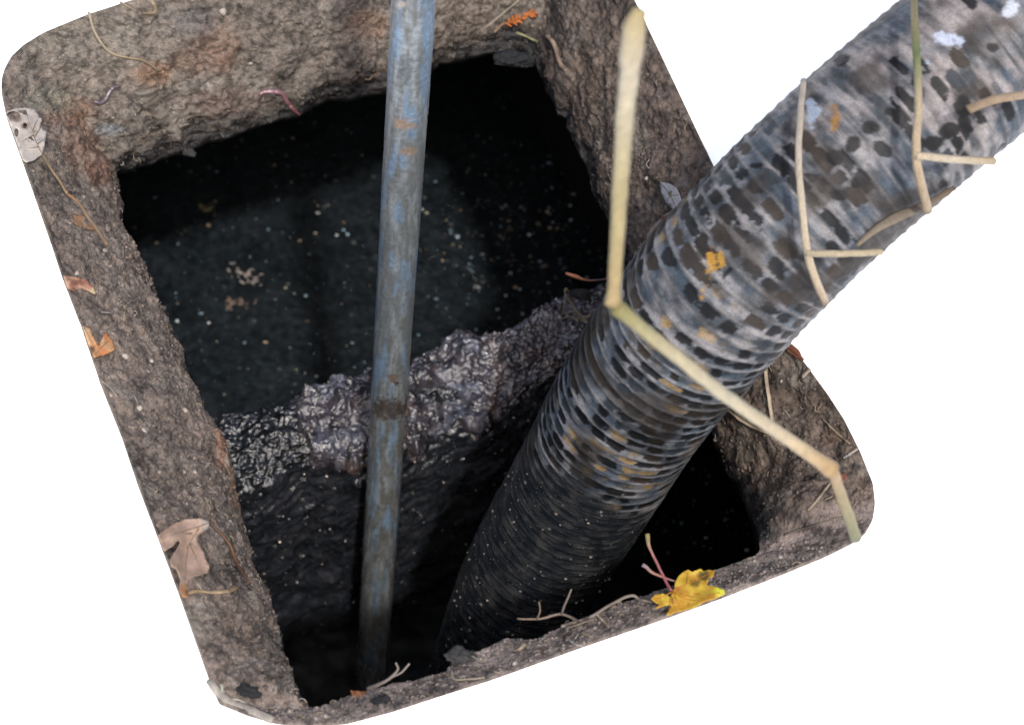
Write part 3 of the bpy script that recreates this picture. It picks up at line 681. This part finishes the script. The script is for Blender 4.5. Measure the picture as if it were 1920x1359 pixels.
mb = MB(); strand(mb, pc2, pxw(pc2, np.interp(np.linspace(0, 1, 60), [0, .05, .2, .8, .85, .93, 1], [34, 25, 28, 38, 48, 46, 26])), grad([(205, 170, 100), (196, 172, 104), (200, 180, 116), (210, 194, 146), (222, 206, 170), (206, 180, 110)], pc2)); mb.build('upper_stem', M_DRY, reed)
# two stalks lying over the hose
def over_hose(pts, gap, n=40):
    q = resample(pts, n, True); P = []
    for x, y in q:
        k = np.argmin(np.hypot(hpx[:k_h] - x, hpy[:k_h] - y) + 3 * (((hv[:k_h] - CAM) @ FW)))
        P.append((hv[k] - CAM) @ FW)
    d = np.array(P)
    for _ in range(30): d[1:-1] = (d[:-2] + 2 * d[1:-1] + d[2:]) / 4
    d = d - gap
    return at_d(q[:, 0], q[:, 1], d)
k_h = len(hv)
facing = (rad_dir * camw).sum(1)
hpx = np.where(facing > 0, hpx, -9999)
s1 = over_hose([(1507, 152), (1501, 215), (1497, 290), (1503, 380), (1512, 462), (1526, 515), (1547, 566)], .04)
s1b = over_hose([(1511, 474), (1560, 476), (1610, 475), (1652, 472)], .04)
thing_of([('stalk', s1, pxw(s1, np.linspace(12, 16, 40)), grad([(214, 196, 170), (206, 188, 164), (214, 194, 160), (222, 198, 158), (220, 190, 150)], s1), 1), ('side_shoot', s1b, pxw(s1b, 13), grad([(190, 170, 130), (212, 190, 144), (206, 184, 136)], s1b), 1)],
         'dry_stalk', 'dry straw coloured stalk with a short side shoot lying across the hose', 'stalk')
s2 = over_hose([(1712, -40), (1714, 30), (1720, 130), (1722, 200), (1718, 270), (1720, 315), (1740, 395)], .06)
s2b = over_hose([(1716, 292), (1760, 296), (1810, 300), (1862, 302)], .06)
thing_of([('stalk', s2, pxw(s2, np.linspace(14, 18, 40)), grad([(110, 128, 70), (170, 150, 100), (118, 140, 66), (196, 174, 128), (214, 184, 140), (220, 186, 140), (206, 176, 130)], s2), 1), ('side_shoot', s2b, pxw(s2b, 15), grad([(216, 190, 150), (222, 204, 170), (206, 176, 120)], s2b), 1)],
         'dry_stalk', 'stalk green at its top and tan below, lying across the upper hose', 'stalk')
s3 = over_hose([(1606, 460), (1640, 432), (1680, 408), (1735, 384), (1790, 352)], .015)
thing_of([('grass_blade', s3, pxw(s3, np.interp(np.linspace(0, 1, 40), [0, .4, 1], [8, 22, 10])), grad([(160, 140, 110), (150, 130, 104), (140, 116, 90)], s3), .3)], 'grass_blade', 'curved tan grass blade stuck along the lower edge of the hose', 'grass blade')
s4 = over_hose([(1815, 206), (1850, 192), (1890, 182), (1935, 176)], .06, 20)
thing_of([('grass_blade', s4, pxw(s4, 20), grad([(170, 140, 100), (196, 160, 120), (200, 170, 134)], s4), .4)], 'grass_blade', 'short tan grass blade near the right end of the upper hose', 'grass blade')

# straws, roots and twigs on the soil
def straw(pts, w, cols, label, name='straw', cat='straw', flat=.45, lift=.002, group=None, n=30, mat=M_DRY):
    P = on_line(pts, lift, n); return thing_of([(name, P, pxw(P, w), grad(cols, P), flat)], name, label, cat, mat, group)
TAN = [(190, 166, 132), (176, 150, 116)]
straw([(166, 22), (176, 58), (192, 84), (212, 102), (238, 108), (268, 114), (285, 124), (300, 136)], 5, [(206, 184, 150), (186, 160, 120), (150, 124, 90)], 'long thin curved straw on the far soil wall near its left corner')
straw([(280, -4), (291, 12), (289, 25), (266, 26)], 8, [(200, 176, 136), (150, 120, 84)], 'hooked dry blade at the top of the far soil wall')
straw([(224, 4), (250, 18)], 5, TAN, 'short straw beside the hooked dry blade on the far soil wall')
straw([(973, 0), (935, 32), (900, 60)], 6, [(190, 172, 148), (176, 156, 130)], 'straight straw on the far soil wall right of the pipe')
straw([(968, 62), (985, 68), (1007, 78)], 5, [(184, 176, 130), (160, 160, 90)], 'short greenish straw under the orange conifer sprig')
straw([(1352, 756), (1387, 786), (1417, 803), (1440, 811)], 9, [(176, 140, 104), (214, 184, 148), (190, 160, 124)], 'dry grass blade on the right bank curving out from under the hose', lift=.006)
straw([(1435, 683), (1437, 713), (1443, 753), (1447, 790), (1441, 810)], 8, [(186, 164, 130), (210, 186, 150), (180, 150, 110)], 'upright dry grass blade on the right bank beside the hose', lift=.006)
straw([(1504, 706), (1519, 691)], 12, [(214, 190, 160), (206, 182, 150)], 'short flat straw piece on the right bank near the brown leaf', n=8)
straw([(1543, 785), (1570, 812), (1594, 832)], 4, TAN, 'thin slanting straw on the right bank')
straw([(1582, 858), (1608, 841)], 5, [(206, 196, 180), (190, 176, 156)], 'pale straw near the right edge of the soil above the reed')
straw([(1558, 905), (1530, 940), (1514, 957)], 5, TAN, 'straw beside the reed foot on the right bank')
straw([(1470, 1002), (1510, 990), (1560, 974), (1612, 966)], 4, [(96, 82, 68), (150, 130, 108)], 'thin dark root along the near right corner of the soil', 'root', 'root', 1)
straw([(1052, 35), (1062, 60), (1072, 40)], 3, [(90, 76, 64), (80, 70, 60)], 'thin dark root in the far right corner', 'root', 'root', 1)
straw([(1026, 66), (1036, 76), (1043, 92), (1049, 112), (1054, 124), (1063, 133)], 11, [(184, 152, 124), (170, 138, 112), (176, 140, 110)], 'flat tan bark strip at the top of the right bank', 'bark_strip', 'bark', .35)
straw([(345, 1113), (372, 1107), (400, 1110), (425, 1108), (447, 1099)], 9, [(196, 150, 96), (216, 182, 132), (200, 160, 110)], 'tan grass blade on the left bank below the brown oak leaf')
straw([(393, 1276), (412, 1300), (440, 1318), (470, 1330), (512, 1350)], 16, [(200, 190, 170), (176, 160, 144), (190, 178, 160)], 'pale flat grass blade at the near left corner of the soil')
straw([(415, 1282), (422, 1306), (452, 1312), (490, 1340)], 5, [(206, 206, 180), (186, 176, 156)], 'thin pale straw over the flat grass blade at the near left corner')
straw([(847, 1259), (853, 1272), (880, 1273), (908, 1270)], 6, [(190, 168, 136), (206, 184, 150)], 'bent straw on the near soil lip')
straw([(972, 1219), (985, 1206)], 8, [(206, 184, 140), (196, 170, 130)], 'stubby straw on the near soil lip left of the twig', n=8)
straw([(1062, 1194), (1078, 1207), (1092, 1210)], 6, [(200, 190, 176), (186, 172, 156)], 'pale curved straw on the near soil lip below the twig')
straw([(1120, 1152), (1142, 1175)], 5, TAN, 'short straw below the long root on the near soil lip', n=8)
straw([(1090, 1185), (1108, 1193)], 5, TAN, 'tiny straw left of the short straw on the near soil lip', n=8)
straw([(190, 585), (213, 587)], 3, [(190, 180, 160), (180, 170, 150)], 'thin white fibre on the left bank', n=10)
straw([(192, 715), (208, 728), (220, 745)], 4, [(180, 170, 156), (170, 158, 140)], 'pale fibre on the outer edge of the left bank', n=12)
straw([(420, 866), (432, 892)], 4, [(180, 140, 100), (150, 120, 90)], 'straw at the inner edge of the left bank beside the divider wall', n=10)
P = on_line([(1052, 1173), (1107, 1156), (1140, 1136), (1168, 1121), (1187, 1116), (1200, 1124), (1224, 1128)], .006, 40); P2 = on_line([(1060, 1178), (1110, 1160), (1155, 1134)], .004, 24)
thing_of([('root', P, pxw(P, 6), grad([(150, 132, 116), (136, 118, 100), (150, 132, 112)], P), 1), ('side_root', P2, pxw(P2, 4), grad([(140, 122, 106), (130, 112, 96)], P2), 1)], 'root', 'long forked root along the near soil lip left of the yellow leaf', 'root')
def dlip(x, y): p, n = hit(x, y); return (p - CAM) @ FW
d0 = dlip(1085, 1166) - .004
a = free([(1085, 1164, d0), (1053, 1151, d0 - .02), (1010, 1160, d0 - .02), (970, 1159, d0 - .01)], 30); b = free([(1007, 1160, d0 - .02), (1012, 1146, d0 - .03), (1011, 1128, d0 - .04)], 14); c = free([(1053, 1151, d0 - .02), (1061, 1129, d0 - .04), (1072, 1105, d0 - .06)], 16)
thing_of([('twig', a, pxw(a, np.linspace(6, 3.5, 30)), grad([(110, 96, 86), (156, 128, 104), (170, 140, 110)], a), 1), ('branch', b, pxw(b, np.linspace(4, 2.5, 14)), grad([(160, 130, 104), (176, 140, 110)], b), 1), ('branch', c, pxw(c, np.linspace(5, 3, 16)), grad([(140, 124, 120), (176, 146, 120)], c), 1)], 'twig', 'bare forked twig poking over the opening from the near soil lip', 'twig')
d0 = dlip(700, 1305) - .006
a = free([(690, 1290, d0), (724, 1276, d0 - .02), (745, 1256, d0 - .03), (742, 1242, d0 - .04)], 20); b = free([(730, 1272, d0 - .02), (752, 1260, d0 - .03), (767, 1243, d0 - .04)], 14)
thing_of([('root', a, pxw(a, np.linspace(9, 3, 20)), grad([(130, 112, 100), (170, 150, 134)], a), 1), ('side_root', b, pxw(b, 3.5), grad([(160, 140, 124), (176, 156, 140)], b), 1)], 'root', 'short forked root sticking up beside the foot of the pipe', 'root')
a = free([(1192, 500, 2.42), (1150, 520, 2.43), (1105, 526, 2.44), (1078, 518, 2.45), (1060, 512, 2.45)], 30)
thing_of([('root', a, pxw(a, np.interp(np.linspace(0, 1, 30), [0, .7, .85, 1], [7, 4, 9, 6])), grad([(170, 90, 40), (110, 60, 34), (60, 44, 36), (180, 96, 44), (150, 76, 36)], a), 1)], 'root', 'rusty orange root end poking from the right bank above the divider', 'root')
# dry grass tuft on the divider's crest
mb0 = None; base_t = at_d(1070, 575, ((at_z(1070, 575, ZD + .02) - CAM) @ FW))
dt = (base_t - CAM) @ FW
tuft = tag(empty('dry_grass_tuft', tuple(base_t)), 'small tuft of dry grass on the sludge crest beside the hose', 'grass tuft')
for pts in ([(1053, 592), (1060, 565), (1059, 543)], [(1062, 556), (1075, 575), (1088, 592)], [(1075, 560), (1068, 548), (1060, 541)], [(1056, 590), (1080, 585), (1102, 606)], [(1070, 572), (1090, 600), (1100, 604)], [(1065, 600), (1085, 596), (1108, 592)], [(1050, 598), (1070, 594), (1084, 602)]):
    P = free([(x, y, dt - .02 - .01 * k) for k, (x, y) in enumerate(pts)], 10); mb = MB(); strand(mb, P, pxw(P, 3.4), grad([(140, 124, 96), (186, 168, 130)], P)); mb.build('blade', M_DRY, tuft)
# worms
def worm(pts, w, cols, label):
    P = on_line(pts, .003, 60); t = np.linspace(0, 1, 60)
    r = pxw(P, w) * np.interp(t, [0, .06, .2, .85, 1], [.4, .8, 1, .9, .25]) * (1 + .07 * np.sin(t * 190))
    V, F = tube_vf(P, r, 8); mb = MB(); mb.add(V, F, grad(cols, P)); return tag(mb.build('earthworm', M_WORM), label, 'earthworm')
worm([(486, 179), (494, 173), (512, 172), (528, 175), (534, 185), (543, 198), (553, 208), (562, 216)], 10, [(176, 122, 132), (186, 130, 140), (160, 96, 100), (150, 84, 80)], 'pink earthworm crawling over the edge of the far soil wall')
worm([(176, 190), (188, 193), (198, 186), (202, 178), (212, 165), (226, 162)], 9, [(130, 108, 116), (150, 126, 136), (130, 110, 118)], 'greyish earthworm half hidden in the far soil wall at left')

# orange conifer sprig
P = on_line([(926, 62), (940, 48), (955, 42), (975, 36), (1000, 24)], .004, 30)
sprig = tag(empty('conifer_sprig', tuple(P[0])), 'orange dead conifer sprig on the far soil wall right of the pipe', 'sprig')
mb = MB(); strand(mb, P, pxw(P, 4), grad([(176, 140, 110), (190, 110, 50), (206, 116, 50)], P)); mb.build('stem', M_DRY, sprig)
for k in range(34):
    t = RNG.uniform(.35, 1); q = P[int(t * 29)]; qx, qy = project(q[None]); an = RNG.choice([-1, 1]) * RNG.uniform(.5, 1.2) - .45; ln = RNG.uniform(6, 13)
    d = (q - CAM) @ FW; e = free([(qx[0], qy[0], d), (qx[0] + ln * math.cos(an), qy[0] + ln * math.sin(an), d - .003)], 4, False)
    mb = MB(); strand(mb, e, pxw(e, [3, 5, 4, 2]), alb(214, 122, 52) * RNG.uniform(.7, 1.1)); mb.build('needle', M_DRY, sprig)

# ------------------------------------------------------------------ leaves
def in_poly(x, y, poly):
    r = False; j = len(poly) - 1
    for i in range(len(poly)):
        (xi, yi), (xj, yj) = poly[i], poly[j]
        if (yi > y) != (yj > y) and x < (xj - xi) * (y - yi) / (yj - yi) + xi: r = not r
        j = i
    return r
def leaf(outline, cols, name, label, cat='leaf', holes=(), veins=(), stems=(), curl=.008, lift=.006, spots=(), step=5, edge_c=None, seed=0, vein_c=(150, 128, 104), stem_w=5, tilt=0, bright=1.4):
    """a blade with real thickness lying on the soil at its outline, with vein and stem parts"""
    cx, cy = np.mean(outline, 0); p0, _ = hit(cx, cy)
    hs = np.array([hit(x, y)[0] for x, y in outline]); A = np.c_[np.array(outline) - (cx, cy), np.ones(len(outline))]
    dep = (hs - CAM) @ FW; co = np.linalg.lstsq(A, dep, rcond=None)[0]
    def depth(x, y):
        d = co[0] * (x - cx) + co[1] * (y - cy) + co[2]
        w = np.atleast_2d(np.stack([np.ravel(x) * .03 + seed, np.ravel(y) * .03, np.zeros(np.size(x))], 1))
        rr_ = np.hypot(x - cx, y - cy)
        return d - lift - curl * (perlin(w).reshape(np.shape(x)) + .00025 * rr_ ** 2) - tilt * (x - cx) / 100
    ol = resample(list(outline) + [outline[0]], int(np.sum(np.hypot(*np.diff(np.array(list(outline) + [outline[0]], float), axis=0).T)) / 4) + 4)[:-1]
    ol = ol + RNG.normal(0, .35, ol.shape)
    pts = [Vector(q) for q in ol]; edges = [(i, (i + 1) % len(ol)) for i in range(len(ol))]
    for h in holes:
        b = len(pts); hq = [Vector((h[0] + h[2] * math.cos(t), h[1] + h[3] * math.sin(t))) for t in np.linspace(0, 6.283, 12, endpoint=False)]
        pts += hq; edges += [(b + i, b + (i + 1) % 12) for i in range(12)]
    xs = np.arange(ol[:, 0].min(), ol[:, 0].max(), step); ys = np.arange(ol[:, 1].min(), ol[:, 1].max(), step)
    poly = [tuple(q) for q in ol]
    for x in xs:
        for y in ys:
            if in_poly(x, y, poly): pts.append(Vector((x + random.uniform(-1, 1), y + random.uniform(-1, 1))))
    v2, _, f2, *_ = geometry.delaunay_2d_cdt(pts, edges, [], 0, 1e-4)
    vx = np.array([v.x for v in v2]); vy = np.array([v.y for v in v2]); F = []
    for f in f2:
        x = np.mean([vx[i] for i in f]); y = np.mean([vy[i] for i in f])
        if not in_poly(x, y, poly): continue
        if any(((x - h[0]) / h[2]) ** 2 + ((y - h[1]) / h[3]) ** 2 < .93 for h in holes): continue
        F.append(tuple(f))
    V = at_d(vx, vy, depth(vx, vy))
    nzv = fbm(V, 60, 3, off=seed); c = mix(np.repeat(alb(*cols[0])[None], len(V), 0), np.repeat(alb(*cols[1])[None], len(V), 0), sstep(-.4, .4, nzv))
    for sx, sy, rx, ry, sc_ in spots:
        d = ((vx - sx) / rx) ** 2 + ((vy - sy) / ry) ** 2 + .4 * fbm(V, 200, 2); c = mix(c, np.repeat(alb(*sc_)[None], len(V), 0), sstep(1.2, .6, d) * .9)
    o = mesh_obj(name, V, F, M_LEAF, None, col=c * bright); tag(o, label, cat)
    sd = o.modifiers.new('thickness', 'SOLIDIFY'); sd.thickness = .0007; sd.offset = 0
    for vn in veins:
        q = resample(vn, 14, len(vn) > 2); P = at_d(q[:, 0], q[:, 1], depth(q[:, 0], q[:, 1]) - .0006); mb = MB()
        strand(mb, P, pxw(P, np.linspace(2.6, 1.2, 14)), alb(*vein_c), 5); mb.build('vein', M_LEAF, o)
    for sp, scs, w_ in stems:
        q = resample(sp, 26, True)
        d = depth(q[:, 0], q[:, 1]) if stem_w is None else np.minimum(depth(q[:, 0], q[:, 1]), (np.array([on(x, y, .003) for x, y in q]) - CAM) @ FW)
        for _ in range(10): d[1:-1] = (d[:-2] + 2 * d[1:-1] + d[2:]) / 4
        P = at_d(q[:, 0], q[:, 1], d - .001); mb = MB(); strand(mb, P, pxw(P, w_), grad(scs, P)); mb.build('leaf_stem', M_DRY, o)
    return o
leaf([(12, 210), (30, 203), (52, 203), (66, 206), (79, 226), (74, 238), (88, 246), (84, 268), (80, 290), (62, 302), (48, 305), (43, 301), (28, 258), (13, 218)], ((186, 176, 166), (204, 192, 178)), 'holed_leaf', 'pale grey dry leaf with holes at the left end of the far soil wall', holes=((25, 216, 13, 7), (47, 236, 4, 5), (31, 249, 4, 8)),
     veins=([(80, 291), (66, 262), (50, 215)], [(70, 270), (84, 262)], [(64, 258), (76, 240)], [(72, 276), (50, 278)], [(62, 254), (40, 266)], [(60, 246), (70, 226)]), stems=(([(80, 291), (90, 308), (108, 335), (127, 364)], [(170, 136, 96), (200, 156, 100)], 5), ([(127, 364), (148, 382), (162, 402), (182, 430), (200, 457)], [(196, 130, 70), (200, 160, 110), (176, 130, 84)], 6)), spots=((28, 222, 14, 8, (120, 96, 86)), (47, 236, 8, 9, (140, 120, 106)), (65, 248, 4, 4, (140, 130, 120)), (78, 262, 8, 5, (150, 146, 146))), seed=1)
leaf([(296, 1003), (318, 986), (345, 973), (375, 971), (394, 977), (390, 990), (373, 1002), (368, 1012), (381, 1035), (392, 1060), (392, 1066), (388, 1074), (366, 1080), (352, 1088), (350, 1108), (355, 1120), (343, 1119), (336, 1105), (338, 1085), (330, 1066), (322, 1062), (318, 1050), (326, 1036), (338, 1018), (334, 1012), (324, 1024), (308, 1034)], ((160, 134, 116), (180, 152, 132)), 'oak_leaf', 'curled tan oak leaf with a long brown stem on the left bank',
     veins=([(392, 979), (362, 990), (318, 1005)], [(372, 990), (352, 1030), (346, 1100)], [(356, 1020), (374, 1060)], [(360, 1000), (340, 1000)]), stems=(([(393, 978), (416, 1002), (432, 1024), (446, 1058), (468, 1092)], [(90, 64, 40), (150, 92, 44), (110, 74, 44)], 6),), curl=.013, lift=.012, spots=((386, 985, 10, 14, (150, 140, 132)), (345, 1108, 10, 14, (190, 130, 80))), seed=4)
leaf([(1237, 341), (1254, 344), (1268, 352), (1280, 378), (1268, 398), (1250, 382), (1240, 362)], ((166, 162, 162), (184, 180, 178)), 'grey_leaf', 'small pale grey leaf on the right bank touching the hose', veins=([(1240, 345), (1258, 368), (1270, 396)], [(1256, 366), (1272, 366)]), spots=((1255, 388, 8, 8, (130, 110, 100)),), seed=9)
leaf([(1256, 398), (1243, 404), (1222, 427), (1203, 453), (1190, 475), (1187, 493), (1200, 482), (1222, 460), (1241, 436), (1258, 412)], ((186, 160, 142), (160, 140, 126)), 'folded_leaf', 'long folded tan leaf on the right bank tucked along the hose', veins=([(1255, 400), (1220, 440), (1190, 488)],), spots=((1246, 410, 8, 6, (110, 76, 60)),), seed=11)
leaf([(119, 517), (140, 519), (160, 524), (178, 540), (179, 552), (168, 546), (150, 540), (138, 546), (126, 540)], ((150, 104, 84), (190, 150, 124)), 'brown_leaf', 'small red brown folded leaf at the outer edge of the left bank', veins=([(122, 522), (150, 532), (177, 548)],), spots=((145, 530, 14, 7, (120, 66, 54)), (174, 545, 6, 6, (196, 180, 140))), seed=13, curl=.006)
leaf([(155, 613), (168, 612), (178, 636), (186, 650), (194, 628), (200, 622), (212, 640), (217, 655), (200, 664), (186, 668), (177, 671), (168, 650)], ((196, 130, 80), (206, 160, 116)), 'orange_leaf', 'torn orange brown leaf scrap at the outer edge of the left bank', veins=([(158, 615), (176, 650), (180, 668)], [(180, 662), (202, 640)]), spots=((172, 655, 5, 6, (90, 60, 40)), (160, 618, 8, 7, (206, 176, 140))), seed=17, curl=.01)
leaf([(138, 402), (160, 404), (176, 418), (178, 432), (160, 430), (140, 420)], ((150, 112, 78), (130, 98, 72)), 'leaf_scrap', 'flat brown leaf scrap under the long leaf stem on the left bank', lift=.003, curl=.003, seed=19)
leaf([(1468, 645), (1483, 643), (1498, 656), (1509, 676), (1496, 673), (1478, 660)], ((110, 66, 46), (128, 80, 56)), 'brown_leaf', 'dark red brown leaf at the edge of the right bank under the hose', veins=([(1470, 646), (1505, 674)],), seed=21, vein_c=(70, 44, 34))
leaf([(1574, 888), (1584, 885), (1590, 896), (1580, 903), (1573, 898)], ((130, 84, 66), (110, 70, 56)), 'leaf_scrap', 'tiny red brown leaf scrap beside the reed foot', lift=.003, curl=.002, step=4, seed=23)
YC = lambda pts: [(840 + x / 3, 906 + y / 3) for x, y in pts]
yl = leaf(YC([(1140, 650), (1165, 625), (1215, 618), (1250, 640), (1272, 600), (1280, 545), (1305, 510), (1350, 482), (1372, 497), (1422, 478), (1435, 495), (1468, 486), (1502, 492), (1492, 520), (1465, 540), (1455, 572), (1505, 578), (1555, 600), (1562, 622), (1490, 652), (1440, 665), (1400, 692), (1330, 715), (1290, 720), (1242, 742), (1225, 737), (1258, 690), (1245, 680), (1160, 706), (1192, 680), (1165, 670)]), ((196, 146, 36), (222, 186, 62)), 'maple_leaf', 'bright yellow maple leaf with brown blotch on the near soil lip',
     veins=[YC(v) for v in ([(1262, 605), (1360, 560), (1480, 500)], [(1265, 610), (1400, 640), (1530, 615)], [(1265, 612), (1340, 650), (1440, 662)], [(1262, 612), (1290, 660), (1312, 712)], [(1258, 612), (1200, 640), (1150, 650)], [(1262, 612), (1250, 660), (1240, 730)], [(1340, 570), (1350, 500)])], stems=((YC([(1256, 606), (1215, 530), (1165, 430), (1132, 350), (1122, 285)]), [(190, 90, 90), (196, 92, 100), (196, 110, 100), (180, 170, 80)], np.interp(np.linspace(0, 1, 26), [0, .75, .85, 1], [6, 6, 8, 10])), (YC([(1275, 550), (1200, 525), (1145, 500), (1112, 468), (1092, 456)]), [(150, 100, 110), (180, 100, 80), (190, 130, 100), (150, 130, 140)], np.interp(np.linspace(0, 1, 26), [0, .6, 1], [3.5, 6, 8]))),
     spots=[(840 + x / 3, 906 + y / 3, rx, ry, c) for x, y, rx, ry, c in ((1440, 520, 12, 10, (84, 74, 30)), (1390, 565, 12, 8, (110, 90, 30)), (1530, 608, 14, 8, (206, 206, 50)), (1262, 660, 3, 7, (130, 60, 30)), (1290, 590, 6, 4, (170, 90, 30)), (1400, 625, 6, 3, (190, 120, 30)), (1350, 680, 4, 3, (190, 130, 30)))], curl=.008, lift=.012, vein_c=(196, 130, 30), stem_w=None, seed=29, step=4, bright=1.05)
# fine litter
mb = MB()
for k in range(420):
    i, j = RNG.integers(0, NL), RNG.integers(6, MS - 6); p = PS[i, j]; d = RNG.normal(size=3); n = N[i, j]; d -= n * (d @ n); d /= np.linalg.norm(d)
    L = RNG.uniform(.004, .013); bend = np.cross(n, d) * RNG.normal(0, .3) * L
    P = catmull(np.array([p - d * L / 2, p + n * .0025 + bend, p + d * L / 2 + n * .001]), 4)
    strand(mb, P, RNG.uniform(.0003, .0006), alb(*[(176, 158, 130), (120, 100, 80), (196, 186, 170), (90, 74, 60)][RNG.integers(4)]), 4)
tag(mb.build('plant_litter', M_DRY), kind='stuff')
